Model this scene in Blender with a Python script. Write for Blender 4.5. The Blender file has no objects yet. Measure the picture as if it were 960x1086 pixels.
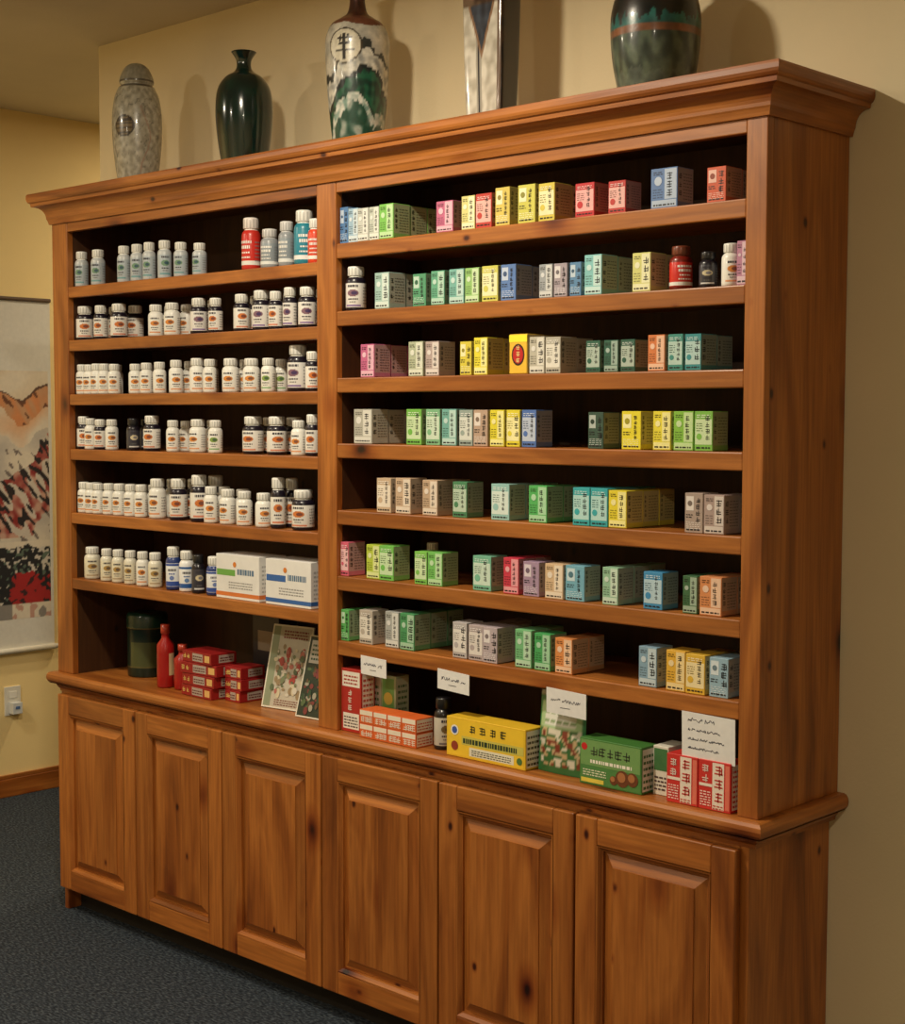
import bpy, math, random
from mathutils import Vector, Matrix, noise
random.seed(7)
scene=bpy.context.scene
try:
    scene.view_settings.view_transform='Standard'
    scene.view_settings.look='None'
except Exception: pass
def lin(c):
    return tuple(((v/255)/12.92 if v/255<=.04045 else ((v/255+.055)/1.055)**2.4) for v in c[:3])
# ---------------------------------------------------------------- materials
def newmat(n):
    m=bpy.data.materials.new(n); m.use_nodes=True
    nt=m.node_tree; b=nt.nodes['Principled BSDF']; return m,nt,b
def N(nt,t,**k):
    n=nt.nodes.new(t)
    for a,v in k.items(): setattr(n,a,v)
    return n
def ramp(nt,stops):
    r=N(nt,'ShaderNodeValToRGB'); e=r.color_ramp.elements
    while len(e)<len(stops): e.new(.5)
    for i,(p,c) in enumerate(stops): e[i].position=p; e[i].color=(*lin(c),1)
    return r
def wood(name,axis,dark=1.0):
    m,nt,b=newmat(name); L=nt.links.new
    tc=N(nt,'ShaderNodeTexCoord'); at=N(nt,'ShaderNodeAttribute',attribute_name='Col')
    sc=N(nt,'ShaderNodeVectorMath',operation='SCALE'); sc.inputs['Scale'].default_value=7.0
    L(at.outputs['Color'],sc.inputs[0])
    ad=N(nt,'ShaderNodeVectorMath',operation='ADD'); L(tc.outputs['Object'],ad.inputs[0]); L(sc.outputs[0],ad.inputs[1])
    s=[9,9,9]; s[axis]=1.2
    mp=N(nt,'ShaderNodeMapping'); mp.inputs['Scale'].default_value=s; L(ad.outputs[0],mp.inputs['Vector'])
    n1=N(nt,'ShaderNodeTexNoise'); n1.inputs['Scale'].default_value=1.0; n1.inputs['Detail'].default_value=5; n1.inputs['Distortion'].default_value=1.4; L(mp.outputs[0],n1.inputs['Vector'])
    s2=[130,130,130]; s2[axis]=5
    mp2=N(nt,'ShaderNodeMapping'); mp2.inputs['Scale'].default_value=s2; L(ad.outputs[0],mp2.inputs['Vector'])
    n2=N(nt,'ShaderNodeTexNoise'); n2.inputs['Scale'].default_value=1.0; n2.inputs['Detail'].default_value=3; L(mp2.outputs[0],n2.inputs['Vector'])
    r=ramp(nt,[(.25,(116,60,18)),(.42,(156,89,33)),(.58,(182,112,48)),(.78,(148,82,30))]); L(n1.outputs['Fac'],r.inputs['Fac'])
    r2=ramp(nt,[(.3,(205,198,192)),(.62,(255,255,255))]); L(n2.outputs['Fac'],r2.inputs['Fac'])
    mx=N(nt,'ShaderNodeMix',data_type='RGBA',blend_type='MULTIPLY'); mx.inputs[0].default_value=.7
    L(r.outputs[0],mx.inputs[6]); L(r2.outputs[0],mx.inputs[7])
    prev=mx.outputs[2]
    n3=N(nt,'ShaderNodeTexNoise'); n3.inputs['Scale'].default_value=14; L(ad.outputs[0],n3.inputs['Vector'])
    for cross,along,stops in ((6.0,3.4,[(.0,(34,16,6)),(.035,(66,32,12)),(.065,(150,104,70)),(.14,(226,205,185)),(.24,(255,255,255))]),(11,7,[(.0,(50,24,10)),(.045,(110,66,34)),(.085,(236,222,208)),(.12,(255,255,255))])):
        s3=[cross]*3; s3[axis]=along
        mp3=N(nt,'ShaderNodeMapping'); mp3.inputs['Scale'].default_value=s3; L(ad.outputs[0],mp3.inputs['Vector'])
        mv=N(nt,'ShaderNodeMix',data_type='VECTOR'); mv.inputs[0].default_value=.05; L(mp3.outputs[0],mv.inputs[4]); L(n3.outputs['Color'],mv.inputs[5])
        vo=N(nt,'ShaderNodeTexVoronoi'); vo.inputs['Scale'].default_value=.95; L(mv.outputs[1],vo.inputs['Vector'])
        r3=ramp(nt,stops); L(vo.outputs['Distance'],r3.inputs['Fac'])
        mk=N(nt,'ShaderNodeMix',data_type='RGBA',blend_type='MULTIPLY'); mk.inputs[0].default_value=1
        L(prev,mk.inputs[6]); L(r3.outputs[0],mk.inputs[7]); prev=mk.outputs[2]
    sp=N(nt,'ShaderNodeSeparateColor'); L(at.outputs['Color'],sp.inputs[0])
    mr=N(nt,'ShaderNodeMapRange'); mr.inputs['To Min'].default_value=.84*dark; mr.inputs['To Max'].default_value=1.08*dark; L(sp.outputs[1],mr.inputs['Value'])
    mt=N(nt,'ShaderNodeVectorMath',operation='SCALE'); L(prev,mt.inputs[0]); L(mr.outputs[0],mt.inputs['Scale'])
    L(mt.outputs[0],b.inputs['Base Color'])
    b.inputs['Roughness'].default_value=.40 if dark>.8 else .6; b.inputs['Coat Weight'].default_value=.08 if dark>.8 else 0; b.inputs['Coat Roughness'].default_value=.3
    bp=N(nt,'ShaderNodeBump'); bp.inputs['Strength'].default_value=.08; bp.inputs['Distance'].default_value=.002; L(n2.outputs['Fac'],bp.inputs['Height']); L(bp.outputs[0],b.inputs['Normal'])
    return m
WX=wood('alder_wood_grain_x',0); WY=wood('alder_wood_grain_y',1); WZ=wood('alder_wood_grain_z',2)
WI=wood('alder_wood_painted_shade',2,.16)  # same alder, strongly darkened: the interior's shade is put into its colour
WOOD=[WX,WY,WZ,WI]
def attrmat(name,rough,coat=0,mottle=0.0,msc=40,metal=0,bump=0):
    m,nt,b=newmat(name); L=nt.links.new
    at=N(nt,'ShaderNodeAttribute',attribute_name='Col'); tc=N(nt,'ShaderNodeTexCoord')
    n=N(nt,'ShaderNodeTexNoise'); n.inputs['Scale'].default_value=msc; n.inputs['Detail'].default_value=5; L(tc.outputs['Object'],n.inputs['Vector'])
    mr=N(nt,'ShaderNodeMapRange'); mr.inputs['From Min'].default_value=.3; mr.inputs['From Max'].default_value=.7
    mr.inputs['To Min'].default_value=1-mottle; mr.inputs['To Max'].default_value=1+mottle*.6; L(n.outputs['Fac'],mr.inputs['Value'])
    mt=N(nt,'ShaderNodeVectorMath',operation='SCALE'); L(at.outputs['Color'],mt.inputs[0]); L(mr.outputs[0],mt.inputs['Scale'])
    L(mt.outputs[0],b.inputs['Base Color']); b.inputs['Roughness'].default_value=rough; b.inputs['Coat Weight'].default_value=coat; b.inputs['Coat Roughness'].default_value=.08; b.inputs['Metallic'].default_value=metal
    if bump:
        bp=N(nt,'ShaderNodeBump'); bp.inputs['Strength'].default_value=bump; bp.inputs['Distance'].default_value=.003; L(n.outputs['Fac'],bp.inputs['Height']); L(bp.outputs[0],b.inputs['Normal'])
    return m
CARD=attrmat('printed_carton',.45,0,.05,30)
PLAST=attrmat('plastic_and_label',.32,.15,.04,30)
GLAZE=attrmat('ceramic_glaze',.3,.3,.22,70,bump=.12)
GLAZE2=attrmat('smooth_ceramic_glaze',.16,.6,.15,20)
PAPER=attrmat('paper',.7,0,.05,60)
def plain(name,c,rough=.6,noise_s=30,var=.06,bump=0,bs=200):
    m,nt,b=newmat(name); L=nt.links.new
    tc=N(nt,'ShaderNodeTexCoord'); n=N(nt,'ShaderNodeTexNoise'); n.inputs['Scale'].default_value=noise_s; n.inputs['Detail'].default_value=6; L(tc.outputs['Object'],n.inputs['Vector'])
    c1=tuple(max(0,v*(1-var)) for v in c); c2=tuple(min(255,v*(1+var)) for v in c)
    r=ramp(nt,[(.3,c1),(.7,c2)]); L(n.outputs['Fac'],r.inputs['Fac']); L(r.outputs[0],b.inputs['Base Color']); b.inputs['Roughness'].default_value=rough
    if bump:
        n2=N(nt,'ShaderNodeTexNoise'); n2.inputs['Scale'].default_value=bs; n2.inputs['Detail'].default_value=3; L(tc.outputs['Object'],n2.inputs['Vector'])
        bp=N(nt,'ShaderNodeBump'); bp.inputs['Strength'].default_value=bump; bp.inputs['Distance'].default_value=.003; L(n2.outputs['Fac'],bp.inputs['Height']); L(bp.outputs[0],b.inputs['Normal'])
    return m
WALL=plain('beige_wall_paint',(232,216,178),.75,2,.02,.15,160)
WALLY=plain('yellow_wall_paint',(250,224,160),.75,2,.02,.15,160)
CEIL=plain('ceiling_paint',(204,194,172),.85,3,.02,.2,120)
def carpetmat():
    m,nt,b=newmat('dark_carpet'); L=nt.links.new
    tc=N(nt,'ShaderNodeTexCoord'); mp=N(nt,'ShaderNodeMapping'); mp.inputs['Scale'].default_value=(70,170,60); L(tc.outputs['Object'],mp.inputs['Vector'])
    n=N(nt,'ShaderNodeTexNoise'); n.inputs['Scale'].default_value=1; n.inputs['Detail'].default_value=5; L(mp.outputs[0],n.inputs['Vector'])
    r=ramp(nt,[(.35,(26,31,38)),(.5,(48,55,64)),(.68,(82,90,98))]); L(n.outputs['Fac'],r.inputs['Fac']); L(r.outputs[0],b.inputs['Base Color']); b.inputs['Roughness'].default_value=.95
    b.inputs['Specular IOR Level'].default_value=.15
    bp=N(nt,'ShaderNodeBump'); bp.inputs['Strength'].default_value=.5; bp.inputs['Distance'].default_value=.005; L(n.outputs['Fac'],bp.inputs['Height']); L(bp.outputs[0],b.inputs['Normal'])
    return m
CARPET=carpetmat()
DARK=plain('dark_toe_kick',(24,18,14),.8)  # near-black all over, for the toe kick
# ---------------------------------------------------------------- mesh builder
class MB:
    def __init__(s): s.v=[];s.f=[];s.m=[];s.c=[];s.s=[]
    def face(s,pts,mi=0,col=(.5,.5,.5),sm=False):
        i=len(s.v); s.v+= [tuple(p) for p in pts]; s.f.append(tuple(range(i,i+len(pts)))); s.m.append(mi); s.c.append(col); s.s.append(sm)
    def box(s,x0,x1,y0,y1,z0,z1,mi=0,col=None,T=None,fm=None):
        if col is None: col=(random.random(),random.random(),random.random())
        P=[Vector((x,y,z)) for z in (z0,z1) for y in (y0,y1) for x in (x0,x1)]
        if T is not None: P=[T@p for p in P]
        i=len(s.v); s.v+=[tuple(p) for p in P]
        F=[(0,2,3,1),(4,5,7,6),(0,1,5,4),(2,6,7,3),(0,4,6,2),(1,3,7,5)]
        for k,q in enumerate(F):
            s.f.append(tuple(i+a for a in q)); s.m.append(mi if fm is None else fm.get(k,mi)); s.c.append(col); s.s.append(False)
    def grid(s,rows,mi=0,colf=None,closed=False,sm=True,vcol=None):
        i=len(s.v); n=len(rows[0])
        for r in rows: s.v+=[tuple(p) for p in r]
        vc=[[vcol(a,b) for b in range(n)] for a in range(len(rows))] if vcol else None
        for a in range(len(rows)-1):
            for b in range(n if closed else n-1):
                b2=(b+1)%n
                s.f.append((i+a*n+b,i+a*n+b2,i+(a+1)*n+b2,i+(a+1)*n+b)); s.m.append(mi)
                s.c.append([vc[a][b],vc[a][b2],vc[a+1][b2],vc[a+1][b]] if vc else (colf(a,b) if colf else (.5,.5,.5))); s.s.append(sm)
    def lathe(s,cx,cy,z0,prof,segs,colf,mi=0,sx=1,sy=1,sup=0,vert=False):
        rows=[]
        for r,z in prof:
            row=[]
            for k in range(segs):
                t=2*math.pi*k/segs; c_,s_=math.cos(t),math.sin(t)
                q=1.0
                if sup: q=1/((abs(c_)**sup+abs(s_)**sup)**(1/sup))
                row.append((cx+r*c_*q*sx,cy+r*s_*q*sy,z0+z))
            rows.append(row)
        if vert: s.grid(rows,mi,None,True,vcol=lambda a,b:colf(a,2*math.pi*b/segs))
        else: s.grid(rows,mi,lambda a,b:colf(a,2*math.pi*(b+.5)/segs),True)
    def obj(s,name,mats,bevel=0,parent=None,seg=2):
        me=bpy.data.meshes.new(name); me.from_pydata(s.v,[],s.f)
        for m in mats: me.materials.append(m)
        me.polygons.foreach_set('material_index',s.m); me.polygons.foreach_set('use_smooth',s.s)
        ca=me.color_attributes.new('Col','FLOAT_COLOR','CORNER'); d=[]
        for f,c in zip(s.f,s.c):
            if isinstance(c,list):
                for q in c: d+= [q[0],q[1],q[2],1.0]
            else: d+= [c[0],c[1],c[2],1.0]*len(f)
        ca.data.foreach_set('color',d); me.update()
        o=bpy.data.objects.new(name,me); scene.collection.objects.link(o)
        if bevel:
            b=o.modifiers.new('bevel','BEVEL'); b.width=bevel; b.segments=seg; b.limit_method='ANGLE'; b.angle_limit=math.radians(50)
        if parent: o.parent=parent
        return o
def empty(n):
    e=bpy.data.objects.new(n,None); scene.collection.objects.link(e); return e
XL,XLi,M0,M1,R0,R1,D=-2.596,-2.511,-1.344,-1.270,-.049,0.0,.326
CT=.77; TOP=2.28
WE=-2.816; LW=-4.0; CZ=2.83; YB=-4.3; XR=3.3; YE=3.2
# ---------------------------------------------------------------- room
def room():
    b=MB(); b.box(LW-.1,XR+.1,YB-.1,YE+.1,-.05,0,0); b.obj('floor',[CARPET])
    b=MB(); b.box(LW-.1,XR+.1,YB-.1,YE+.1,CZ,CZ+.05,0); b.obj('ceiling',[CEIL])
    b=MB(); b.box(WE,XR,D+.002,D+.13,0,CZ,0); b.obj('wall_back',[WALL])
    b=MB(); b.box(LW-.1,LW,YB,YE,0,CZ,0); b.obj('wall_left',[WALLY])
    b=MB(); b.box(XR,XR+.1,YB,YE,0,CZ,0); b.obj('wall_right',[WALL])
    b=MB(); b.box(LW,XR,YB-.1,YB,0,CZ,0); b.obj('wall_front',[WALL])
    b=MB(); b.box(LW,XR,YE,YE+.1,0,CZ,0); b.obj('wall_hallway_end',[WALLY])
    for n,(x0,x1,y0,y1,mi) in {'baseboard_left':(LW,LW+.016,YB,YE,1),'baseboard_back':(.02,XR-.001,D-.014,D+.001,0),'baseboard_hallway':(WE,XR,D+.131,D+.146,0)}.items():
        b=MB(); b.box(x0,x1,y0,y1,0,.075,mi)
        if n=='baseboard_left': b.box(x0,x1-.005,y0,y1,.075,.092,mi)
        else: b.box(x0,x1,y0+.004,y1,.075,.092,mi)
        b.obj(n,WOOD,.003)
room()
# ---------------------------------------------------------------- cabinet
SR=[2.029,1.857,1.687,1.519,1.347,1.176,1.007]
SL=[1.988,1.822,1.654,1.483,1.283,1.076]
cab=empty('wooden_display_cabinet')
def sweep(b,prof,xl,xr,yb):
    cF=(random.random(),)*3; cF=(cF[0],.6,.3)
    for (o1,z1),(o2,z2) in zip(prof[:-1],prof[1:]):
        def P(o,z): return [(xl-o,yb,z),(xl-o,-o,z),(xr+o,-o,z),(xr+o,yb,z)]
        a=P(o1,z1); c=P(o2,z2)
        for k,mi in ((0,1),(1,0),(2,1)):
            b.face([a[k],a[k+1],c[k+1],c[k]],mi,cF)
def cabinet():
    b=MB()
    b.box(XL,XLi,0,.022,CT,2.25,2); b.box(M0,M1,0,.022,CT,2.25,2); b.box(R0,R1,0,.022,CT,2.25,2)
    b.box(XLi,M0,.001,.022,2.158,2.25,0); b.box(M1,R0,.001,.022,2.158,2.25,0)
    b.box(-.022,-.0008,.022,D,CT,2.25,2); b.box(XL+.0008,XL+.03,.022,D,CT,2.25,2)
    b.obj('face_frame_and_sides',WOOD,.0022,cab)
    b=MB()
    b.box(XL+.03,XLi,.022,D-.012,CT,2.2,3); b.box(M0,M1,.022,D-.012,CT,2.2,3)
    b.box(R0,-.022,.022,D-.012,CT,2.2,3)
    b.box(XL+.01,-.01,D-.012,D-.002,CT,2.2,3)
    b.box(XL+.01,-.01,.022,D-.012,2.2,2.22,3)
    b.obj('interior_panels',WOOD,0,cab)
    b=MB()
    for z in SR:
        b.box(M1,R0,.0015,.022,z-.038,z,0); b.box(M1,R0,.022,D-.013,z-.022,z-.0004,0)
    for z in SL:
        b.box(XLi,M0,.0015,.022,z-.034,z,0); b.box(XLi,M0,.022,D-.013,z-.022,z-.0004,0)
    b.obj('shelves',WOOD,.003,cab)
    b=MB()
    prof=[(.0,2.186),(.006,2.186),(.008,2.194),(.010,2.200)]
    for k in range(9):
        a=k/8*math.pi/2; prof.append((.012+.030*(1-math.cos(a)),2.204+.036*math.sin(a)))
    prof+=[(.046,2.241),(.047,2.250),(.052,2.253),(.055,2.258),(.0565,2.264),(.0565,2.274),(.055,2.279),(.053,TOP)]
    sweep(b,prof,XL,R1,D)
    o=.053; b.face([(XL-o,-o,TOP),(R1+o,-o,TOP),(R1+o,D,TOP),(XL-o,D,TOP)],0,(.3,.5,.2))
    b.obj('crown_moulding',WOOD,0,cab)
    b=MB()
    e=.038
    prof=[(.0,.708),(.006,.708),(.007,.716),(.012,.722),(.016,.732),(.020,.735),(e-.006,.735)]
    for k in range(7):
        a=-math.pi/2+k/6*math.pi; prof.append((e-.012+.012*math.cos(a)+.0,.7525+.0175*math.sin(a)))
    P2=[(p[0]-.008,p[1]) for p in prof]
    sweep(b,P2,XL+.006,R1-.004+.0,D)
    o=P2[-1][0]; x0=XL+.006-o; x1=R1-.004+o
    b.face([(x0,-o,.77),(x1,-o,.77),(x1,D,.77),(x0,D,.77)],0,(.7,.7,.2))
    b.obj('counter_ledge',WOOD,0,cab)
    b=MB()
    bx0,bx1=-2.582,-.020
    b.box(bx0,bx1-.022,.002,.02,.075,.735,2); b.box(bx1-.022,bx1,.002,D,.0,.74,2); b.box(bx0,bx0+.022,.004,D,.0,.74,2)
    b.box(bx0,bx1-.022,.02,D,.075,.09,0)
    b.obj('base_carcass',WOOD,.002,cab)
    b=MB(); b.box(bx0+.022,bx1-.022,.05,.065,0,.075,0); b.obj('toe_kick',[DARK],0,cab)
    edges=[-2.573,-2.15,-1.732,-1.312,-.886,-.461,-.036]
    for i in range(6):
        b=MB(); x0,x1=edges[i]+.0028,edges[i+1]-.0028; z0,z1=.078,.703; y0,y1=-.020,.0015; w=.060
        b.box(x0,x0+w,y0,y1,z0,z1,2); b.box(x1-w,x1,y0,y1,z0,z1,2)
        b.box(x0+w,x1-w,y0+.0003,y1,z0,z0+w,0); b.box(x0+w,x1-w,y0+.0003,y1,z1-w,z1,0)
        rings=[(w,-.020),(w+.003,-.0195),(w+.008,-.0135),(w+.010,-.011),(w+.012,-.0105),(w+.0125,-.004),(w+.018,-.004),(w+.042,-.0155),(w+.0425,-.018)]
        cp=(random.random(),random.random(),random.random())
        def R(ins,y): return [(x0+ins,y,z0+ins),(x1-ins,y,z0+ins),(x1-ins,y,z1-ins),(x0+ins,y,z1-ins)]
        for (a,ya),(c,yc) in zip(rings[:-1],rings[1:]):
            A=R(a,ya);C=R(c,yc)
            for k in range(4):
                k2=(k+1)%4; b.face([A[k],A[k2],C[k2],C[k]],0 if k%2==0 else 2,cp if a>w+.0122 else (cp[1],cp[2],cp[0]))
        A=R(*rings[-1]); xa,xb=A[0][0],A[1][0]; xs=[xa,xa+(xb-xa)*random.uniform(.35,.65),xb]
        for q in range(2):
            b.face([(xs[q],-.018,A[0][2]),(xs[q+1],-.018,A[0][2]),(xs[q+1],-.018,A[2][2]),(xs[q],-.018,A[2][2])],2,(random.random(),random.uniform(.2,.8),random.random()))
        b.obj('door_panel_%d'%(i+1),WOOD,.0032,cab,3)
cabinet()
# ---------------------------------------------------------------- small goods helpers
def shade(c,f): return tuple(max(0,min(255,v*f)) for v in c)
def mixc(a,b,t): return tuple(x*(1-t)+y*t for x,y in zip(a,b))
class Face:
    def __init__(s,b,O,U,V,n,mi=0): s.b=b;s.O=O;s.U=U;s.V=V;s.n=n;s.mi=mi;s.k=0
    def q(s,u0,u1,v0,v1,col,lift=1):
        o=s.O+s.n*(.00035*lift)
        s.b.face([o+s.U*u0+s.V*v0,o+s.U*u1+s.V*v0,o+s.U*u1+s.V*v1,o+s.U*u0+s.V*v1],s.mi,lin(col))
    def disc(s,u,v,r,col,lift=2,sy=1,n=16):
        o=s.O+s.n*(.00035*lift)
        s.b.face([o+s.U*(u+r*math.cos(a*2*math.pi/n))+s.V*(v+r*sy*math.sin(a*2*math.pi/n)) for a in range(n)],s.mi,lin(col))
    def glyph(s,u,v,h,col,lift=2):
        t=h*.13; w=h
        for k in range(random.choice((2,3))):
            vv=v+h*(.12+.34*k+random.uniform(-.04,.04)); a=random.uniform(0,.2)*w
            s.q(u+a,u+w-random.uniform(0,.2)*w,vv,vv+t,col,lift)
        uu=u+w*random.uniform(.3,.6); s.q(uu,uu+t,v,v+h,col,lift)
        if random.random()<.6: uu=u+w*random.choice((.08,.8)); s.q(uu,uu+t,v+.1*h,v+h*.8,col,lift)
    def lines(s,u0,u1,v0,v1,n,col,lift=1,th=.45):
        st=(v1-v0)/n
        for k in range(n):
            vv=v0+k*st; u=u0
            while u<u1-.001:
                w=random.uniform(.004,.012); w=min(w,u1-u); s.q(u,u+w*.85,vv,vv+st*th,col,lift); u+=w+.0012
def carton(b,x0,x1,y0,y1,z0,z1,col,rot=0,style='herb',var=None,mi=0):
    z0+=.0006
    cx,cy=(x0+x1)/2,(y0+y1)/2
    T=Matrix.Translation((cx,cy,0))@Matrix.Rotation(math.radians(rot),4,'Z')@Matrix.Translation((-cx,-cy,0))
    b.box(x0,x1,y0,y1,z0,z1,mi,lin(col),T)
    R3=T.to_3x3(); w=x1-x0;h=z1-z0;d=y1-y0
    F=Face(b,T@Vector((x0,y0,z0)),R3@Vector((1,0,0)),Vector((0,0,1)),R3@Vector((0,-1,0)),mi)
    S=Face(b,T@Vector((x1,y0,z0)),R3@Vector((0,1,0)),Vector((0,0,1)),R3@Vector((1,0,0)),mi)
    if style=='herb':
        ink=mixc(shade(col,.25),(30,30,40),.5); pale=mixc(col,(255,255,250),.5); sd=mixc(col,(190,182,166),.66)
        v=random.random() if var is None else var
        n=random.choice((3,4,5)); g=h*.60/n
        if v<.45:      # pale right half with vertical title, emblem
            F.q(w*.04,w*.96,h*.03,h*.20,pale); F.q(w*.52,w*.97,h*.22,h*.97,mixc(col,(255,255,250),.5))
            F.disc(w*.28,h*.68,w*.14,mixc(col,(255,255,255),.55),2); F.lines(w*.1,w*.46,h*.84,h*.94,2,shade(col,.5),2)
            F.lines(w*.08,w*.46,h*.26,h*.52,4,shade(col,.6),1,.32); gx=.60
        elif v<.75:    # pale body with coloured top and foot
            F.q(w*.04,w*.96,h*.16,h*.80,mixc(col,(250,248,240),.62)); F.lines(w*.12,w*.88,h*.84,h*.94,2,mixc(col,(255,255,255),.7),2)
            F.disc(w*.26,h*.36,w*.15,col,2); F.lines(w*.1,w*.48,h*.5,h*.74,4,shade(col,.6),2,.3); gx=.60
        else:          # plain colour with white emblem panel
            F.q(w*.08,w*.50,h*.56,h*.92,mixc(col,(255,255,255),.6)); F.disc(w*.29,h*.74,w*.13,shade(col,.7),2)
            F.lines(w*.08,w*.9,h*.1,h*.3,4,mixc(col,(255,255,255),.6),1,.35); F.lines(w*.08,w*.46,h*.38,h*.5,2,ink,2,.4); gx=.62
        for k in range(n): F.glyph(w*gx,h*.90-k*g*1.06-g,min(g*.88,w*.32),ink)
        F.lines(w*.1,w*.9,h*.06,h*.14,1,ink,2,.5)
        S.q(d*.02,d*.98,h*.02,h*.98,sd); S.q(d*.02,d*.98,h*.02,h*.14,mixc(col,sd,.3),2)
        S.lines(d*.35,d*.92,h*.2,h*.9,9,shade(sd,.62),2,.3)
        for k in range(n): S.glyph(d*.08,h*.90-k*g*1.06-g,min(g*.8,d*.2),ink)
    return F,S,w,h,d
herb={
0:[((1280,43,92),(70,125,190)),((1238,39,86),(160,200,230)),((1199,40,83),(210,215,210)),((1158,36,83),(205,215,205)),((1120,50,86),(120,205,80)),((921,55,74),(205,95,140)),((840,42,79),(232,225,140)),((795,50,80),(206,50,42)),((732,44,88),(228,205,90)),((663,51,87),(220,215,85)),((604,47,85),(230,210,75)),((497,53,74),(206,30,42)),((406,46,61),(198,38,38)),((293,68,84),(80,120,185)),((150,46,72),(220,78,38))],
1:[((1137,51,90),(165,205,200)),((1004,45,79),(70,155,112)),((939,44,82),(90,175,140)),((883,49,83),(115,188,178)),((827,45,82),(150,208,115)),((773,50,83),(222,220,95)),((717,46,83),(84,126,198)),((600,39,76),(160,168,178)),((555,38,75),(172,160,175)),((512,32,75),(84,138,190)),((469,47,88),(135,212,216)),((338,47,83),(232,232,135)),((77,20,90),(195,125,165))],
2:[((1193,49,84),(205,92,145)),((1017,49,85),(184,195,165)),((962,45,84),(188,168,166)),((845,37,80),(232,215,62)),((802,42,88),(250,236,50)),((687,54,97),(236,186,52)),((628,44,84),(200,196,180)),((580,44,82),(190,186,172)),((462,39,70),(30,92,72)),((415,39,69),(30,88,70)),((369,38,70),(28,84,66)),((293,44,77),(232,124,62)),((244,38,77),(52,145,135)),((201,40,76),(42,145,155))],
3:[((1215,66,88),(190,190,180)),((1023,52,88),(112,195,72)),((958,48,88),(125,195,145)),((901,47,88),(112,186,178)),((848,43,86),(155,175,170)),((799,45,86),(196,165,145)),((745,44,86),(245,230,42)),((697,41,86),(245,228,45)),((651,43,86),(72,114,198)),((455,42,81),(40,74,62)),((361,51,83),(254,238,42)),((279,46,83),(250,235,52)),((227,50,83),(135,205,62)),((173,44,83),(125,200,72))],
4:[((1131,51,87),(215,186,155)),((1063,53,89),(212,180,150)),((971,51,87),(205,174,145)),((869,47,86),(62,135,92)),((744,56,85),(155,212,210)),((627,54,85),(72,188,92)),((496,48,85),(42,180,190)),((446,47,85),(40,176,188)),((396,49,82),(250,230,42)),((196,45,84),(176,155,146)),((147,49,82),(180,155,150))],
5:[((1284,43,88),(230,92,125)),((1173,49,87),(195,220,62)),((1121,51,88),(112,205,82)),((994,42,81),(125,210,82)),((948,48,82),(112,205,92)),((803,58,83),(115,195,165)),((704,47,85),(220,42,72)),((643,48,80),(175,145,180)),((575,53,80),(232,196,155)),((517,54,80),(115,186,216)),((412,42,83),(155,210,175)),((302,50,81),(52,145,206)),((199,36,80),(50,104,62)),((156,54,82),(236,145,84))],
6:[((1288,51,81),(82,185,92)),((1195,49,87),(196,186,175)),((1104,48,91),(180,185,185)),((1047,50,94),(62,155,92)),((868,47,87),(195,190,195)),((815,46,85),(190,175,180)),((766,45,85),(196,180,190)),((668,49,89),(115,200,135)),((608,48,86),(62,175,92)),((548,50,81),(240,145,72)),((312,48,87),(135,176,206)),((238,49,87),(250,190,52)),((189,50,84),(245,195,52)),((130,46,83),(155,195,220))]}
for r in range(7):
    b=MB(); prev=M1+.003; z=SR[r]; L=herb[r]
    for i,((a,w,h),c) in enumerate(L):
        c=shade(mixc(c,(160,156,144),.14),.96)
        x0=max(-a/1000,prev); x1=min(max(x0+.03,-a/1000+min(w,58 if w<64 else 70)/1000),R0-.004)
        prev=x1+.0012; h=min(max(h,70),92)/1000; w=x1-x0
        y0=.008+random.uniform(0,.006); dep=.058
        F,S,ww,hh,dd=carton(b,x0,x1,y0,y0+dep,z,z+h,c,random.uniform(-1,1) if w<.05 else 0)
        if r==2 and a==687:
            F.q(ww*.02,ww*.98,hh*.02,hh*.98,(236,190,60),3)
            F.disc(ww/2,hh*.48,ww*.36,(60,30,26),4,1.3); F.disc(ww/2,hh*.48,ww*.29,(190,30,30),5,1.3)
            for k in range(3): F.glyph(ww*.4,hh*(.60-.16*k),hh*.12,(245,225,150),6)
            F.q(0,ww,hh*.8,hh*.98,(250,240,60),4)
        if random.random()<.65:
            carton(b,x0+.001,x1-.001,y0+dep+.003,y0+dep*2+.003,z,z+h-.001,mixc(c,(120,120,110),.15),random.uniform(-1,1))
            if random.random()<.4: carton(b,x0+.001,x1-.001,y0+dep*2+.006,y0+dep*3+.006,z,z+h-.001,c)
    b.obj('herbal_medicine_boxes',[CARD],.0008,None,1)
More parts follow.
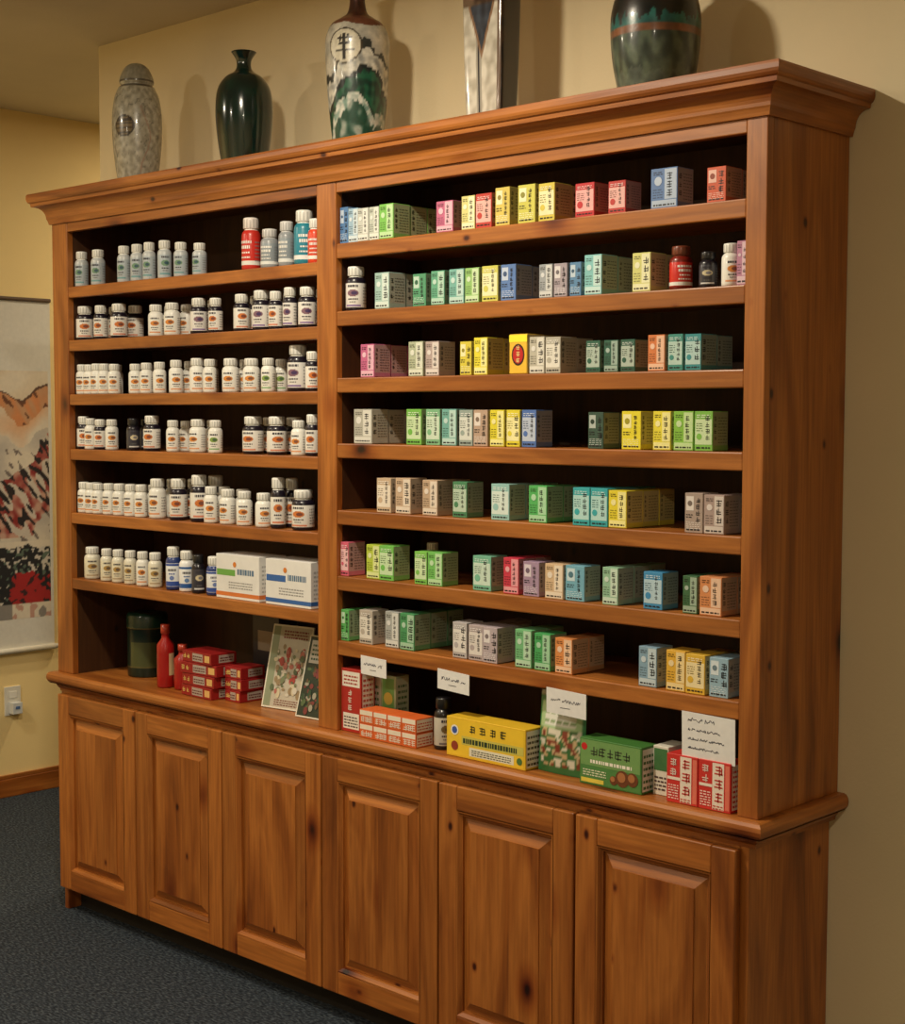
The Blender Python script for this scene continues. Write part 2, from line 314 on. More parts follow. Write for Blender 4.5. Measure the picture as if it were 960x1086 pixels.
# bottles
def bottle(b,cx,cy,z,R,h,body,label,accent,cap,lab='a',segs=28,dec=True):
    z+=.0006
    prof=[(0.0,0),(.88,0),(1,.02),(1,.07),(1.012,.08),(1.012,.62),(1.0,.63),(1.0,.66),(.93,.71),(.76,.755),(.66,.77),(.66,.785),(.80,.79),(.82,.80),(.82,.96),(.78,.99),(.6,1.0),(0,1.0)]
    P=[(r*R,zz*h) for r,zz in prof]
    lb,bd,cp=lin(label),lin(body),lin(cap); cp2=lin(shade(cap,.84))
    def cf(a,t):
        if a<4: return bd
        if a==4: return lb
        if a<9: return bd
        if a==13: return cp if int(t/(2*math.pi)*segs)%2 else cp2
        return cp
    b.lathe(cx,cy,z,P,segs,cf)
    if not dec: return
    t0=math.radians(-52)+random.uniform(-.45,.45)
    def patch(u0,u1,v0,v1,col,lift=1):
        r=R*1.012+.0003*lift; n=max(1,int(abs(u1-u0)/.22)+1); c=lin(col)
        for k in range(n):
            a=t0+u0+(u1-u0)*k/n; e=t0+u0+(u1-u0)*(k+1)/n
            A=(cx+r*math.cos(a),cy+r*math.sin(a));E=(cx+r*math.cos(e),cy+r*math.sin(e))
            b.face([(*A,z+v0*h),(*E,z+v0*h),(*E,z+v1*h),(*A,z+v1*h)],0,c)
    def ell(u,v,ru,rv,col,lift=2):
        n=7
        for k in range(n):
            s0=-1+2*k/n; s1=-1+2*(k+1)/n; m=(s0+s1)/2; w=ru*math.sqrt(1-m*m)
            patch(u-w,u+w,v+rv*s0,v+rv*s1,col,lift)
    def text(u0,u1,v,hh,col,lift=2):
        u=u0
        while u<u1-.03:
            w=min(random.uniform(.07,.22),u1-u); patch(u,u+w,v,v+hh,col,lift); u+=w+.06
    ink=(50,46,60)
    if lab=='a':
        patch(-2.4,2.4,.09,.2,accent); patch(-2.4,2.4,.56,.61,accent)
        text(-.55,.55,.44,.05,ink); text(-.4,.4,.36,.03,accent); ell(0,.28,.3,.05,mixc(accent,(255,255,255),.3))
    elif lab=='b':
        text(-.55,.55,.53,.05,ink)
        ell(0,.40,.58,.075,mixc(accent,(230,190,80),.3)); ell(.15,.40,.30,.04,mixc(accent,ink,.5),3)
        text(-.5,.5,.25,.03,ink); text(-.35,.35,.19,.022,(110,110,110)); patch(-.8,.8,.10,.14,mixc(accent,(240,240,240),.3))
    else:
        w=(242,240,235); text(-.7,.7,.50,.05,w); text(-.6,.6,.40,.06,w); text(-.5,.5,.31,.03,w); patch(-2.4,2.4,.09,.17,accent); text(-.6,.6,.22,.03,w)
    for k in range(6): text(1.05,1.7,.16+.07*k,.022,(130,130,130))
W=(240,240,234)
def sty(k):
    return {'g':((196,202,205),(176,188,196),(60,130,140),W,'b'),
     'red':((200,50,40),(206,48,40),(230,230,225),(235,225,220),'c'),'gr':((150,155,160),(140,150,158),(225,230,230),(215,215,215),'c'),
     'teal':((40,130,150),(40,135,158),(230,235,235),W,'c'),'or':((220,70,40),(220,72,44),(240,240,235),W,'c'),
     'd':((26,20,34),(232,230,224),(200,90,50),W,'b'),'dp':((26,20,34),(228,226,222),(90,60,130),W,'b'),
     'w':((236,236,230),(238,238,232),(214,120,60),W,'b'),'wg':((236,236,230),(238,238,230),(90,150,80),W,'b'),
     'dk':((26,22,32),(60,60,70),(200,200,200),(30,30,34),'b'),'bb':((225,222,205),(226,220,196),(150,120,80),W,'b'),
     'bl':((40,60,120),(232,236,240),(50,80,160),W,'a'),'wb':((240,240,240),(238,240,242),(40,90,160),W,'a')}[k]
LB=[
('g g g g g g g g red gr gr teal or','2524,74,109 2437,77,109 2293,69,110 2224,68,110 2161,66,111 2088,69,111 2009,68,100 1919,66,91 1703,82,143 1619,76,106 1540,66,120 1483,83,144 1415,52,117'),
('d d d w w dp d d dp d dp dp','2534,95,106 2425,75,104 2341,90,105 2140,75,93 2063,78,95 1937,79,102 1847,65,98 1736,70,103 1657,77,109 1581,59,103 1521,58,110 1463,72,108'),
('w w w w w w w w w w w w w wg dp d','2549,43,93 2511,53,92 2458,52,94 2401,51,93 2340,50,91 2235,58,89 2177,57,91 2113,61,92 2038,69,96 1940,71,99 1871,57,95 1791,76,95 1698,74,93 1610,52,92 1513,85,124 1428,53,105'),
('d w d w dk d w w wg d d w d','2548,75,102 2484,63,96 2426,62,93 2369,71,93 2254,68,97 2175,86,105 2050,60,92 1947,80,95 1852,65,93 1708,91,104 1600,83,104 1491,62,94 1429,53,110'),
('w w w w w w w w d d w w w w d d','2534,48,96 2488,53,95 2436,52,94 2381,56,96 2325,55,97 2265,54,97 2213,58,98 2150,85,118 2049,87,121 1948,85,135 1876,66,104 1806,73,99 1730,71,96 1646,69,94 1579,64,138 1500,92,108'),
('bb bb bb bb w bb bl wb dk bl','2501,90,100 2402,67,100 2340,66,101 2274,64,102 2210,63,103 2152,71,104 2064,74,127 1999,73,119 1935,63,112 1868,70,111')]
for r,(st,dt) in enumerate(LB):
    b=MB(); z=SL[r]; st=st.split(); prevx=-9;prevr=0
    for k,d_ in zip(st,dt.split()):
        a,w,h=[int(q) for q in d_.split(',')]
        cx=(-a+w/2)/1000; ang=math.atan((1.6456-cx)/2.68); R=max(.0195,w/1000*math.cos(ang)*.5*1.02)
        R=min(R,.031); cy=.016+R
        if cx-prevx<R+prevr+.001: cx=prevx+R+prevr+.001
        if cx+R>M0-.002: cx=M0-.002-R; cy+=.0
        cx=max(cx,XLi+R+.002)
        if cx-prevx<R+prevr: R=max(.016,cx-prevx-prevr-.001)
        bd,lb,ac,cp,tp=sty(k)
        bottle(b,cx,cy,z,R,h/1000,bd,lb,ac,cp,tp)
        if k not in('red','teal','or','gr') and random.random()<(.7 if r not in(0,5) else .0) and cx+R<M0-.01:
            bottle(b,cx+random.uniform(-.001,.001),cy+2*R+.008,z,R*.98,h/1000*.98,bd,lb,ac,cp,tp)
        prevx,prevr=cx,R
    b.obj('supplement_bottles',[PLAST])
b=MB(); z=SR[1]
for cx,R,h,s in((-1.240,.026,.114,'dp'),(-.232,.024,.092,'red'),(-.160,.019,.075,'dk'),(-.1045,.020,.088,'w')):
    bd,lb,ac,cp,tp=sty(s)
    if s=='red': bd,cp=(120,30,20),(120,60,40)
    bottle(b,cx,.016+R,z,R,h,bd,lb,ac,cp,tp)
b.obj('supplement_bottles',[PLAST])
b=MB(); bottle(b,-1.050,.13,SR[5],.018,.092,*sty('wb')); b.obj('supplement_bottles',[PLAST])
b=MB()
for x0,x1,ac in((-1.79,-1.60,(110,170,80)),(-1.572,-1.385,(50,100,170))):
    F,S,w,h,d=carton(b,x0,x1,.012,.11,SL[5],SL[5]+.125,(232,232,230),0,'n')
    F.q(w*.02,w*.45,h*.52,h*.66,ac); F.lines(w*.5,w*.9,h*.56,h*.74,1,(90,120,150),1,.7); F.disc(w*.44,h*.78,h*.06,(220,130,50))
    F.q(0,w,h*.06,h*.15,ac if ac[2]>100 else (214,120,60)); F.lines(w*.3,w*.85,h*.24,h*.42,3,(150,150,150))
    S.lines(d*.1,d*.9,h*.2,h*.85,7,(185,185,185)); S.q(0,d,h*.06,h*.15,ac if ac[2]>100 else (214,120,60))
b.obj('white_supplement_cartons',[CARD],.001,None,1)
# ---- counter goods, left bay
b=MB()
g=(10,34,26)
def cg(a,t):
    u=((t+.9+math.pi)%(2*math.pi))-math.pi
    if a==4 and abs(u)<.7: return lin((70,76,44))
    if a in(3,8): return lin((96,86,46))
    return lin((18,50,38)) if a in(9,10,11) else lin(g)
b.lathe(-2.335,.16,CT+.0006,[(0,0),(.060,0),(.062,.004),(.062,.03),(.062,.033),(.062,.11),(.062,.15),(.0625,.151),(.064,.152),(.064,.155),(.064,.19),(.060,.198),(.02,.2),(0,.2)],40,cg)
b.obj('green_tea_canister',[PLAST])
b=MB()
for cx,cy,h in((-2.115,.07,.19),(-2.050,.085,.135)):
    b.lathe(cx,cy,CT+.0006,[(0,0),(.024,0),(.026,.005),(.026,h*.2),(.026,h*.55),(.026,h*.68),(.012,h*.78),(.011,h*.85),(.014,h*.86),(.014,h),(0,h)],28,lambda a,t:lin((206,180,140) if a==3 and math.sin(t*2+.6)>.3 else (160,24,22) if a<7 else (176,60,40)))
b.obj('red_tonic_bottles',[PLAST])
b=MB()
def stack(b,x0,x1,y0,y1,z0,h,col,lab,rot=0):
    F,S,w,hh,d=carton(b,x0,x1,y0,y1,z0,z0+h,col,rot,'n')
    F.q(w*.36,w*.72,hh*.15,hh*.85,lab); F.lines(w*.38,w*.7,hh*.3,hh*.75,2,shade(col,.6),2); F.q(w*.78,w*.95,hh*.2,hh*.8,(225,180,110))
    for k in range(2): F.glyph(w*(.04+.13*k),hh*.3,hh*.42,(240,210,120))
    S.q(d*.3,d*.9,hh*.15,hh*.85,lab); S.lines(d*.35,d*.85,hh*.3,hh*.75,2,shade(col,.6),2)
for k in range(4):
    stack(b,-1.985+.006*(k%2),-1.835+.006*(k%3),.03,.12,CT+.0335*k,.033,(150,28,28),(176,162,152),(k%3-1)*2.5)
for k in range(3): stack(b,-1.815,-1.745+.004*(k%2),.06,.15,CT+.0335*k,.033,(156,32,32),(176,162,152),(k-1)*2)
b.obj('stacked_red_medicine_boxes',[CARD],.0008,None,1)
b=MB(); F,S,w,h,d=carton(b,-1.86,-1.74,.20,.27,CT,CT+.235,(56,50,54),0,'n'); F.q(w*.2,w*.8,h*.55,h*.8,(150,136,120)); F.glyph(w*.35,h*.2,h*.15,(150,130,90)); b.obj('dark_tea_box',[CARD],.001,None,1)
def leaflet(name,x0,x1,y0,h,tilt,kind,rz=0):
    b=MB(); w=x1-x0
    T=Matrix.Translation((x0,y0,CT+.002))@Matrix.Rotation(math.radians(rz),4,'Z')@Matrix.Rotation(math.radians(-tilt),4,'X')
    b.box(0,w,0,.004,0,h,0,lin((225,220,205)),T)
    R=T.to_3x3(); F=Face(b,T@Vector((0,0,0)),R@Vector((1,0,0)),R@Vector((0,0,1)),R@Vector((0,-1,0)))
    rr=random.Random(3+kind)
    if kind==0:
        F.q(.005,w-.005,.005,h-.005,(190,184,168),1); F.q(.005,w*.2,.005,h-.005,(140,150,124),2)
        F.lines(w*.3,w*.9,h*.84,h*.95,3,(130,60,60),3,.6)
        for k in range(90):
            F.disc(w*rr.uniform(.2,.88),h*rr.uniform(.16,.74),rr.uniform(.003,.009),rr.choice([(96,110,84),(120,130,100),(160,66,60),(180,110,100),(204,194,166),(210,204,190),(150,130,100)]),3+k*.08,rr.uniform(.5,2))
        F.lines(w*.3,w*.9,h*.04,h*.12,3,(120,60,50),3)
    else:
        F.q(.004,w-.004,.004,h-.004,(40,54,44),1); F.q(w*.1,w*.9,h*.66,h*.94,(190,186,176),2); F.lines(w*.15,w*.85,h*.7,h*.92,4,(60,90,70),3)
        for k in range(50): F.disc(w*rr.uniform(.12,.88),h*rr.uniform(.08,.6),rr.uniform(.003,.008),rr.choice([(120,56,56),(84,104,70),(160,156,140),(50,76,56),(100,80,60)]),3+k*.08,rr.uniform(.5,2))
    return b.obj(name,[CARD])
leaflet('herb_booklet',-1.665,-1.515,.07,.235,14,0,8)
leaflet('herb_booklet',-1.49,-1.365,.045,.225,16,1,4)
# ---- counter goods, right bay
def single(name,x0,x1,y0,y1,h,col,fn,rot=0,z=CT):
    b=MB(); F,S,w,hh,d=carton(b,x0,x1,y0,y1,z,z+h,col,rot,'n'); fn(F,S,w,hh,d); return b.obj(name,[CARD],.0009,None,1)
def fA(F,S,w,h,d):
    F.q(w*.06,w*.94,h*.72,h*.96,(235,228,215)); F.lines(w*.15,w*.85,h*.76,h*.93,3,(170,50,40),2); F.q(w*.1,w*.9,h*.05,h*.3,(235,228,215)); F.lines(w*.15,w*.85,h*.08,h*.27,4,(80,60,60),2)
    for k in range(3): F.glyph(w*.35,h*(.58-.12*k),h*.09,(245,235,220))
    S.q(d*.1,d*.9,h*.05,h*.95,(235,230,220)); S.lines(d*.15,d*.85,h*.1,h*.9,10,(190,90,80),2)
single('red_remedy_box',-1.267,-1.192,.012,.062,.165,(176,44,36),fA)
def fB(F,S,w,h,d):
    F.q(w*.05,w*.6,h*.05,h*.95,(220,226,215)); F.lines(w*.1,w*.55,h*.1,h*.85,7,(90,140,90),2); F.q(w*.64,w*.95,h*.05,h*.95,(120,176,96)); F.disc(w*.8,h*.6,w*.12,(220,200,90),3)
    S.q(d*.05,d*.95,h*.04,h*.96,(196,210,180)); S.lines(d*.15,d*.85,h*.1,h*.9,8,(90,130,80),2)
single('green_remedy_box',-1.262,-1.125,.072,.12,.15,(170,190,150),fB)
b=MB()
for j in range(2):
    for k in range(4):
        x0=-1.172+.051*k
        F,S,w,h,d=carton(b,x0,x0+.05,-.012,.05,CT+.0365*j,CT+.0365*j+.036,(222,104,46),0,'n')
        F.q(w*.04,w*.96,h*.62,h*.96,(238,225,205)); 
        for q in range(3): F.glyph(w*(.12+.27*q),h*.12,h*.42,(245,240,225))
        S.q(d*.05,d*.95,h*.08,h*.92,(240,225,205)); S.lines(d*.1,d*.9,h*.2,h*.8,3,(200,80,40),2)
b.obj('orange_pill_boxes',[CARD],.0008,None,1)
b=MB(); bottle(b,-.925,.04,CT,.023,.128,(22,18,20),(196,190,176),(60,50,50),(20,20,22),'b'); b.obj('dark_tincture_bottle',[PLAST])
def fE(F,S,w,h,d):
    F.q(w*.02,w*.98,h*.04,h*.96,(240,200,52)); 
    for k in range(4): F.glyph(w*(.30+.13*k),h*.66,h*.2,(50,60,40),3)
    F.q(w*.2,w*.98,h*.34,h*.56,(206,196,90),2); F.lines(w*.22,w*.9,h*.38,h*.52,1,(40,60,40),3,.9); F.q(w*.30,w*.86,h*.08,h*.30,(232,228,205),2); F.lines(w*.33,w*.83,h*.11,h*.27,3,(80,80,70),3)
    F.disc(w*.11,h*.68,h*.13,(240,240,230),3); F.disc(w*.11,h*.68,h*.09,(60,90,170),4); F.disc(w*.11,h*.28,h*.12,(150,60,40),3); F.disc(w*.93,h*.2,h*.09,(80,120,60),3)
    S.q(d*.05,d*.95,h*.05,h*.95,(240,235,225)); S.lines(d*.1,d*.9,h*.1,h*.9,6,(90,80,50),2)
single('yellow_extract_box',-.872,-.62,-.004,.062,.096,(232,190,48),fE)
b=MB(); n=28; px0,px1,ph=-.613,-.478,.186
def pp(i,j,side):
    u=i/n; v=j/n; t=math.sin(math.pi*u)**.6*math.sin(math.pi*min(1,.12+v*.88))**.8*.017
    return (px0+(px1-px0)*u,.034+side*t*-1+ .012*v,CT+.001+ph*v)
def pc(a,bb):
    v=a/n;u=bb/n
    if v>.87: return lin((60,120,70)) if v<.93 else lin((214,216,206))
    if u<.06 or u>.93: return lin((50,130,80))
    if v<.08: return lin((50,110,60))
    if .60<v<.80 and .15<u<.85: return lin((228,230,222)) if not(a%3==0 and bb%4) else lin((130,160,110))
    nn=noise.noise(Vector((u*7,v*9,2)))
    if v<.55:
        if nn>.22: return lin((130,60,44))
        if nn>.05: return lin((196,170,130))
        return lin((60,110,60)) if nn>-.25 else lin((220,214,196))
    return lin((168,200,150))
for s in (1,-1):
    b.grid([[pp(i,j,s) for i in range(n+1)] for j in range(n+1)],0,None,vcol=pc)
b.obj('herb_sachet_pouch',[PLAST])
def fG(F,S,w,h,d):
    F.q(w*.02,w*.98,h*.03,h*.97,(80,134,70)); F.q(w*.02,w*.98,h*.42,h*.97,(116,158,92),2); F.disc(w*.08,h*.82,h*.08,(200,40,40),3)
    F.q(w*.03,w*.4,h*.05,h*.14,(225,205,80),3)
    for k in range(5): F.glyph(w*(.18+.13*k),h*.64,h*.2,(60,70,50),3)
    F.lines(w*.18,w*.85,h*.48,h*.57,1,(245,240,225),3,.8); F.lines(w*.06,w*.44,h*.2,h*.36,3,(230,230,200),3)
    for u,v,r in((.70,.26,.18),(.86,.28,.15),(.56,.19,.10)): F.disc(w*u,h*v,h*r,(110,62,34),3+u); F.disc(w*(u-.01),h*(v+.03),h*r*.6,(175,115,70),5+u)
    S.q(d*.05,d*.95,h*.05,h*.95,(225,225,215)); S.lines(d*.1,d*.9,h*.1,h*.9,6,(70,110,60),2)
single('green_loquat_box',-.463,-.292,.0,.06,.104,(70,124,56),fG)
def fH(F,S,w,h,d):
    F.q(w*.06,w*.94,h*.5,h*.95,(70,120,70)); F.lines(w*.1,w*.9,h*.1,h*.42,4,(80,60,60),2)
    S.q(d*.05,d*.95,h*.05,h*.45,(60,50,44)); S.lines(d*.1,d*.9,h*.55,h*.9,4,(120,90,70),2)
single('small_white_remedy_box',-.283,-.243,.03,.10,.108,(226,222,208),fH)
b=MB()
for k in range(2):
    x0=-.226+.081*k
    F,S,w,h,d=carton(b,x0,x0+.079,.0,.055,CT,CT+.105,(206,52,46),0,'n')
    F.q(w*.44,w*.80,h*.03,h*.97,(238,226,212)); F.q(w*.03,w*.44,h*.47,h*.53,(240,228,215),2); F.q(w*.84,w*.97,h*.05,h*.95,(228,120,100))
    for q in range(3): F.glyph(w*.5,h*(.72-.27*q),h*.2,(196,44,40),3)
    for q in range(2): F.glyph(w*.12,h*(.76-.2*q),h*.15,(245,230,220),3)
    F.lines(w*.06,w*.4,h*.08,h*.4,6,(245,214,205),3); F.lines(w*.46,w*.78,h*.04,h*.14,2,(190,60,50),3)
    S.q(d*.1,d*.9,h*.05,h*.95,(236,225,212)); S.lines(d*.15,d*.85,h*.1,h*.9,8,(200,60,50),2)
b.obj('red_white_pill_boxes',[CARD],.0008,None,1)
# price cards with handwriting
def pricecard(x0,x1,z0,z1,tilt,n):
    b=MB(); T=Matrix.Translation(((x0+x1)/2,-.0005,z1))@Matrix.Rotation(math.radians(tilt),4,'Y')@Matrix.Rotation(math.radians(3),4,'X')
    w=x1-x0;h=z1-z0
    b.box(-w/2,w/2,-.0012,0,-h,0,0,lin((236,236,236)),T); R=T.to_3x3()
    O=T@Vector((-w/2,-.0016,-h)); U=R@Vector((1,0,0)); V=R@Vector((0,0,1))
    ink=lin((44,46,70))
    def stroke(p,q,t=.0007):
        dx,dz=q[0]-p[0],q[1]-p[1]; l=math.hypot(dx,dz)+1e-9; nx,nz2=-dz/l*t,dx/l*t
        b.face([O+U*(p[0]-nx)+V*(p[1]-nz2),O+U*(q[0]-nx)+V*(q[1]-nz2),O+U*(q[0]+nx)+V*(q[1]+nz2),O+U*(p[0]+nx)+V*(p[1]+nz2)],0,ink)
    hh=(.0075 if n==1 else .0085)
    for k in range(n):
        big=hh if k==0 else .005
        base=h*(.5 if n==1 else .80-.2*k); u=w*.12; end=w*(.82 if n==1 else (.62 if k==0 else random.uniform(.6,.85))); p=(u,base)
        while u<end:
            for _ in range(random.choice((3,4,5))):
                u+=big*.22; q=(u,base+random.choice((0,.15,.5,.55,1.0))*big); stroke(p,q); p=q
            u+=big*.16
            if random.random()<.22: u+=big*.6; p=(u,base)
        if n==1: stroke((w*.35,h*.28),(w*.6,h*.30)); 
    b.obj('price_card',[PAPER])
pricecard(-1.178,-1.085,.930,.978,2,1); pricecard(-.905,-.80,.925,.975,3,1); pricecard(-.56,-.445,.915,.973,2,1); pricecard(-.188,-.056,.872,.970,1,4)
# ---------------------------------------------------------------- vases
def smooth(prof,per=14):
    P=[prof[0]]+prof+[prof[-1]]; out=[]
    for i in range(1,len(P)-2):
        for k in range(per):
            t=k/per; q=[]
            for c in (0,1):
                p0,p1,p2,p3=P[i-1][c],P[i][c],P[i+1][c],P[i+2][c]
                q.append(.5*((2*p1)+(-p0+p2)*t+(2*p0-5*p1+4*p2-p3)*t*t+(-p0+3*p1-3*p2+p3)*t**3))
            out.append((max(q[0],.0001),q[1]))
    out.append(prof[-1]); return out
def vase(name,cx,cy,prof,cf,mat,segs=176,**k):
    b=MB(); P=smooth(prof); ca=math.atan2(-2.65-cy,1.6456-cx)
    PP=[(0,P[0][1])]+P
    def f(a,t):
        u=((t-ca+math.pi)%(2*math.pi))-math.pi
        return lin(cf(u,PP[a][1]))
    b.lathe(cx,cy,TOP+.0006,PP,segs,f,0,vert=True,**k)
    return b.obj(name,[mat])
nz=lambda u,z,s=1.0,o=0:noise.noise(Vector((u*s+o,z*s*10,o)))
def c1(u,z):
    base=mixc((186,182,166),(150,146,130),max(0,min(1,.5+nz(u,z,6)*1.2)))
    if .314<z<.322 or .331<z<.337: return (90,84,72)
    if z>.338: return mixc(base,(130,128,116),.5)
    r=math.hypot((u+.55)*.072,z-.19)
    if r<.033: return (60,50,38) if r>.027 or math.sin(z*900)>.2 else (120,104,76)
    if abs(u-.35+.2*math.sin(z*30))<.03 and z<.25: return (164,140,124)
    if abs(nz(u,z,3,9))<.02: return shade(base,.75)
    return base
vase('grey_lidded_urn',-2.345,.15,[(.052,0),(.060,.03),(.070,.10),(.0755,.17),(.0755,.23),(.069,.28),(.057,.312),(.048,.322),(.052,.330),(.052,.340),(.046,.358),(.036,.376),(.02,.388),(.0005,.392)],c1,GLAZE)
vase('dark_green_vase',-1.822,.15,[(.056,0),(.066,.03),(.078,.11),(.082,.18),(.076,.235),(.056,.268),(.030,.286),(.021,.30),(.022,.32),(.033,.338),(.036,.342),(.030,.342),(.018,.325),(.012,.28)],lambda u,z:mixc((10,44,36),(6,28,26),.5+nz(u,z,3)),GLAZE2,96)
def c3(u,z):
    if z>.352: return mixc((92,50,34),(50,30,26),.5+nz(u,z,3))
    a=(u+.42)*.08; zz=z-.268; r=math.hypot(a,zz)
    if r<.046 and z>.2:
        if r>.042: return (70,62,50)
        ink=(40,36,32)
        if abs(zz-.018)<.003 and abs(a)<.020: return ink
        if abs(zz-.004)<.003 and abs(a)<.014: return ink
        if abs(zz+.012)<.003 and abs(a)<.026: return ink
        if abs(a)<.0035 and -.034<zz<.03: return ink
        if abs(abs(a)-.010-(.02-zz)*.15)<.0025 and 0<zz<.028: return ink
        return (214,208,188)
    if z>.328+.01*nz(u,z,2): return (110,66,48)
    w=.03*nz(u,z*.5,2.5)+.012*nz(u,z,7)
    h=.165+.05*math.sin(u*1.7+1.2)+w
    if z>h+.06: return mixc((168,166,156),(206,200,184),max(0,min(1,.5+nz(u,z,3)*1.5)))
    if z>h+.045: return (52,56,54)
    if z>h-.005: return mixc((214,212,200),(150,152,148),max(0,min(1,.3+nz(u,z,5)*2)))
    if z>h-.02: return (34,40,42)
    h2=h-.02-.05-.03*math.sin(u*2.6)
    if z>h2: return mixc((34,92,68),(20,52,44),max(0,min(1,.5+nz(u,z,5,2)*2)))
    if z>h2-.03: return mixc((206,208,198),(120,150,140),max(0,min(1,.3+nz(u,z,6,5)*2)))
    return mixc((26,70,56),(150,160,150),max(0,min(1,.2+nz(u,z,3,6)*3)))
vase('landscape_painted_vase',-1.348,.15,[(.060,0),(.066,.03),(.074,.10),(.081,.18),(.085,.26),(.084,.30),(.070,.335),(.046,.352),(.028,.366),(.021,.39),(.021,.42),(.028,.45),(.034,.458),(.028,.458),(.016,.44)],c3,GLAZE)
CA4=math.atan2(-2.8,2.5176)
def c4(u,z):
    th=u+CA4; s_=abs(math.sin(th))+1e-6; p=math.cos(th)/s_
    if abs(p)>1: return mixc((60,44,34),(34,28,26),.5+nz(u,z,3))
    if z>.375: return (100,70,50)
    tip=.17+.20*abs(p-.0)
    if z>tip+.02 and z<.30: return mixc((74,84,98),(50,52,60),max(0,min(1,.5+nz(u,z,4)))) if abs(p)<.62 else mixc((120,96,76),(84,62,48),max(0,min(1,.5+nz(u,z,4))))
    if z>=.30: return mixc((112,92,74),(66,52,44),max(0,min(1,.5+p*.6+nz(u,z,4))))
    if z>tip: return (140,110,86)
    if abs(p+.15)<.04: return (52,50,54)
    if abs(p+.15)<.13: return (160,156,146)
    if p>.8: return (110,90,76)
    return mixc((216,212,200),(176,170,156),max(0,min(1,.4+nz(u,z,4)*1.5)))
vase('square_slab_vase',-.872,.15,[(.048,0),(.052,.03),(.057,.15),(.060,.28),(.061,.37),(.055,.385),(.03,.392),(.022,.40),(.024,.43),(.020,.43),(.015,.39)],c4,GLAZE2,240,sx=1.1,sy=.62,sup=9)
def c5(u,z):
    q=nz(u,z,2.5)
    if .140<z<.156: return mixc((150,98,66),(100,66,46),.5+q)
    if z<.140:
        s=nz(u,z*.5,5,2)
        c=mixc((84,98,82),(44,56,50),max(0,min(1,.5+s*2)))
        return mixc(c,(110,120,110),.4) if z<.06+.02*s else c
    drip=.175+.03*nz(u*2.5,0,3,5)+.01*nz(u*8,0,3,7)
    if z<drip: return mixc((44,112,106),(30,76,76),max(0,min(1,.5+q*2)))
    return mixc((20,26,26),(44,36,30),max(0,min(1,.5+q)))
vase('dark_teal_ovoid_vase',-.384,.15,[(.074,0),(.082,.03),(.094,.09),(.0995,.15),(.098,.20),(.084,.245),(.058,.272),(.040,.284),(.038,.30),(.046,.312),(.04,.312),(.03,.29)],c5,GLAZE)
# ---------------------------------------------------------------- scroll painting
sc_=empty('hanging_scroll_painting')
b=MB(); ya,yb,za,zb=.24,.855,.615,2.06
b.box(LW+.006,LW+.009,ya,yb,za,zb,0,lin((222,220,212)))
ny,nz_=110,190; fy0,fy1,fz0,fz1=ya+.035,yb-.014,.74,1.77
def art(a,bb):
    v=a/nz_; u=bb/ny; z=fz0+(fz1-fz0)*v; y=fy0+(fy1-fy0)*u
    n1=noise.noise(Vector((y*9,z*9,1))); n2=noise.noise(Vector((y*30,z*30,4))); n3=noise.noise(Vector((y*26+z*16,z*8-y*10,8)))
    n4=noise.noise(Vector((y*40+z*30,z*10-y*14,3))); n5=noise.noise(Vector((y*60,z*60,6)))
    paper=(224,214,196)
    pk=1.68+.035*math.sin(y*26-1.2)+.03*n1+.012*n2
    if z>pk: return mixc(paper,(216,196,168),max(0,min(1,.3+n1)))
    if z>pk-.010: return (96,66,50)
    if z>pk-.10:
        if n4>.25: return (110,66,44)
        return mixc((210,138,88),(196,150,112),max(0,min(1,.4+n3*1.8+(pk-z)*2)))
    if z>pk-.19: return mixc((222,178,140),paper,max(0,min(1,(pk-z-.09)*9+n1)))
    sl=1.50-(.85-y)*.9+.05*n1+.02*n2
    if z<sl and z>sl-.32 and z>1.08:
        t=(sl-z)/.32
        if n4>.02+.25*t: return (36,30,34)
        if n3<-.1: return (206,196,184)
        return mixc((142,44,42),(200,160,142),max(0,min(1,.3+n2*1.3+t*.6)))
    if z>1.06:
        return (120,110,106) if n4>.30 and z<1.45 else mixc(paper,(190,184,176),max(0,min(1,.5+n1)))
    if z>.80:
        top=1.04+.03*n2+.02*n1
        if z>top: return paper
        if z<.93+.02*n2 and n1+n5*.4<.12: return (166,36,38) if n2>-.3 else (60,30,34)
        if n5+n1*.5>-.12: return (30,32,36)
        return (92,110,98) if n2<-.05 else (206,200,190)
    if n1>.1: return (140,136,132)
    return mixc(paper,(150,60,50),.4) if n2>.25 else paper
b.grid([[(LW+.0094,fy0+(fy1-fy0)*i/ny,fz0+(fz1-fz0)*j/nz_) for i in range(ny+1)] for j in range(nz_+1)],0,None,sm=False,vcol=lambda a,c:lin(art(a,c)))
b.obj('scroll_paper',[PAPER],0,sc_)
b=MB()
def ycyl(b,x,z,y0,y1,r,col):
    rows=[[(x+rr*math.cos(t*math.pi/8),y,z+rr*math.sin(t*math.pi/8)) for t in range(16)] for y,rr in((y0,.0002),(y0,r),(y1,r),(y1,.0002))]
    b.grid(rows,0,lambda a,c:lin(col),True)
ycyl(b,LW+.016,za-.005,ya,yb,.012,(225,222,210)); ycyl(b,LW+.016,za-.005,ya-.025,ya,.015,(60,40,30)); ycyl(b,LW+.016,za-.005,yb,yb+.012,.010,(210,205,190))
ycyl(b,LW+.012,zb+.004,ya,yb,.008,(80,60,44))
b.obj('scroll_rods',[PAPER],0,sc_)
b=MB(); oy,oz=.655,.40
b.box(LW,LW+.006,oy-.037,oy+.037,oz-.06,oz+.06,0,lin((228,226,216)))
for dz in(-.026,.026):
    b.box(LW+.006,LW+.009,oy-.017,oy+.017,oz+dz-.014,oz+dz+.014,0,lin((238,236,228)))
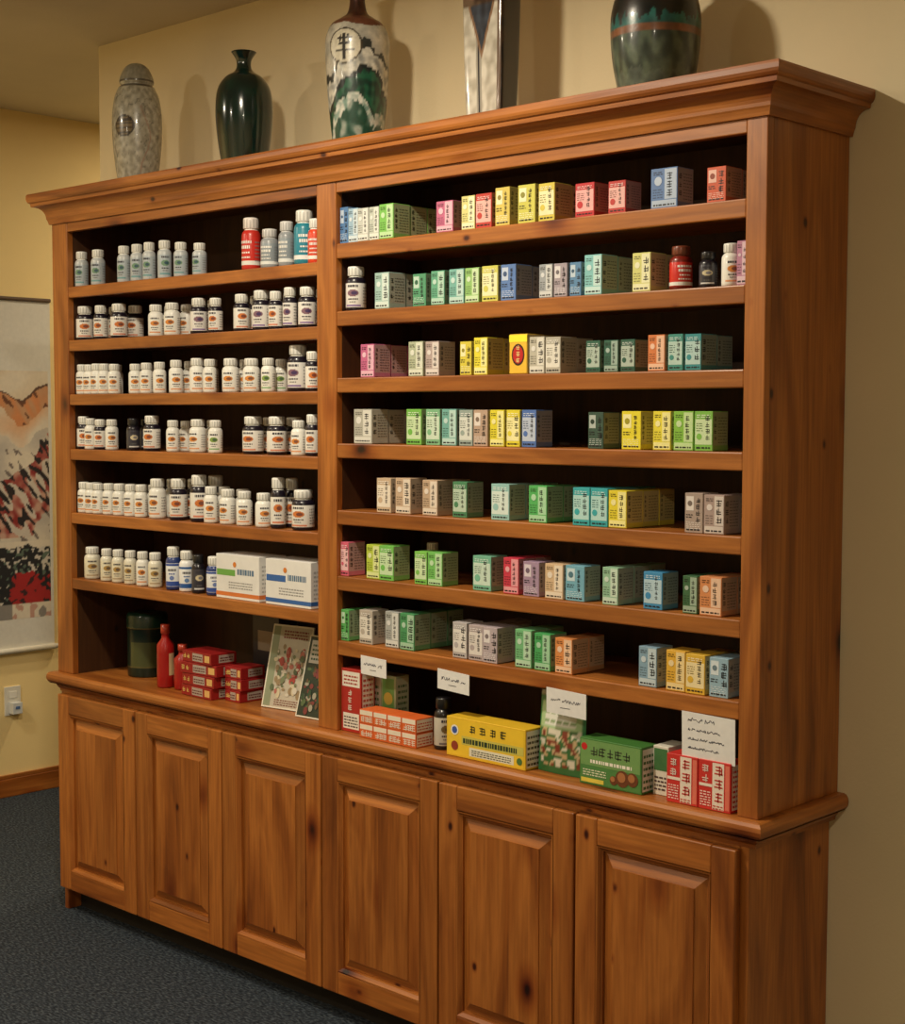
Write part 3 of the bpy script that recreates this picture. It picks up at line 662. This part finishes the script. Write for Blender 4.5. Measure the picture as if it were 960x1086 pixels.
b.box(LW+.009,LW+.045,oy-.022,oy+.022,oz-.05,oz-.004,0,lin((215,220,222)))
b.box(LW+.045,LW+.047,oy-.01,oy+.01,oz-.03,oz-.018,0,lin((90,120,170)))
b.obj('electrical_outlet',[PLAST],.002)
# ---------------------------------------------------------------- lamps
def downlight_or_fill(x,y,power,size,col,spread=180):  # trim ring and lamp; the added fill is built the same way
    b=MB(); segs=32
    b.lathe(x,y,CZ-.02,[(.075,.012),(.075,.006),(.09,.0),(.105,.004),(.108,.02)],segs,lambda a,t:lin((225,222,214)))
    b.obj('downlight_or_fill_trim',[PLAST])
    l=bpy.data.lights.new('downlight_or_fill_lamp','AREA'); l.shape='DISK'; l.size=size; l.energy=power; l.color=col; l.spread=math.radians(spread)
    o=bpy.data.objects.new('downlight_or_fill_lamp',l); o.location=(x,y,CZ-.022); scene.collection.objects.link(o); return o
WARM=(1.0,.875,.67)
downlight_or_fill(-.87,-1.0,38,.14,WARM)
downlight_or_fill(-2.9,-1.5,26,.14,WARM)
downlight_or_fill(-3.35,1.9,26,.14,(1.0,.84,.58))
downlight_or_fill(-1.9,-2.9,26,.14,WARM)
downlight_or_fill(1.6,-2.9,28,.14,WARM)  # added fill from the rear right, an unseen source with an invented trim ring
w=bpy.data.worlds.new('world'); scene.world=w; w.use_nodes=True; w.node_tree.nodes['Background'].inputs[0].default_value=(.9,.85,.75,1); w.node_tree.nodes['Background'].inputs[1].default_value=.05
# ---------------------------------------------------------------- camera
yaw,pitch,roll=.75719,.06436,.00203
F=Vector((-math.sin(yaw)*math.cos(pitch),math.cos(yaw)*math.cos(pitch),-math.sin(pitch)))
R=Vector((math.cos(yaw),math.sin(yaw),0)); U=R.cross(F)
R2=R*math.cos(roll)+U*math.sin(roll); U2=U*math.cos(roll)-R*math.sin(roll)
M=Matrix(((R2.x,U2.x,-F.x,1.6456),(R2.y,U2.y,-F.y,-2.6485),(R2.z,U2.z,-F.z,1.5955),(0,0,0,1)))
cd=bpy.data.cameras.new('camera'); cd.sensor_fit='HORIZONTAL'; cd.sensor_width=36; cd.lens=1614.44/960*36; cd.clip_start=.02
co=bpy.data.objects.new('camera',cd); scene.collection.objects.link(co); co.matrix_world=M; scene.camera=co
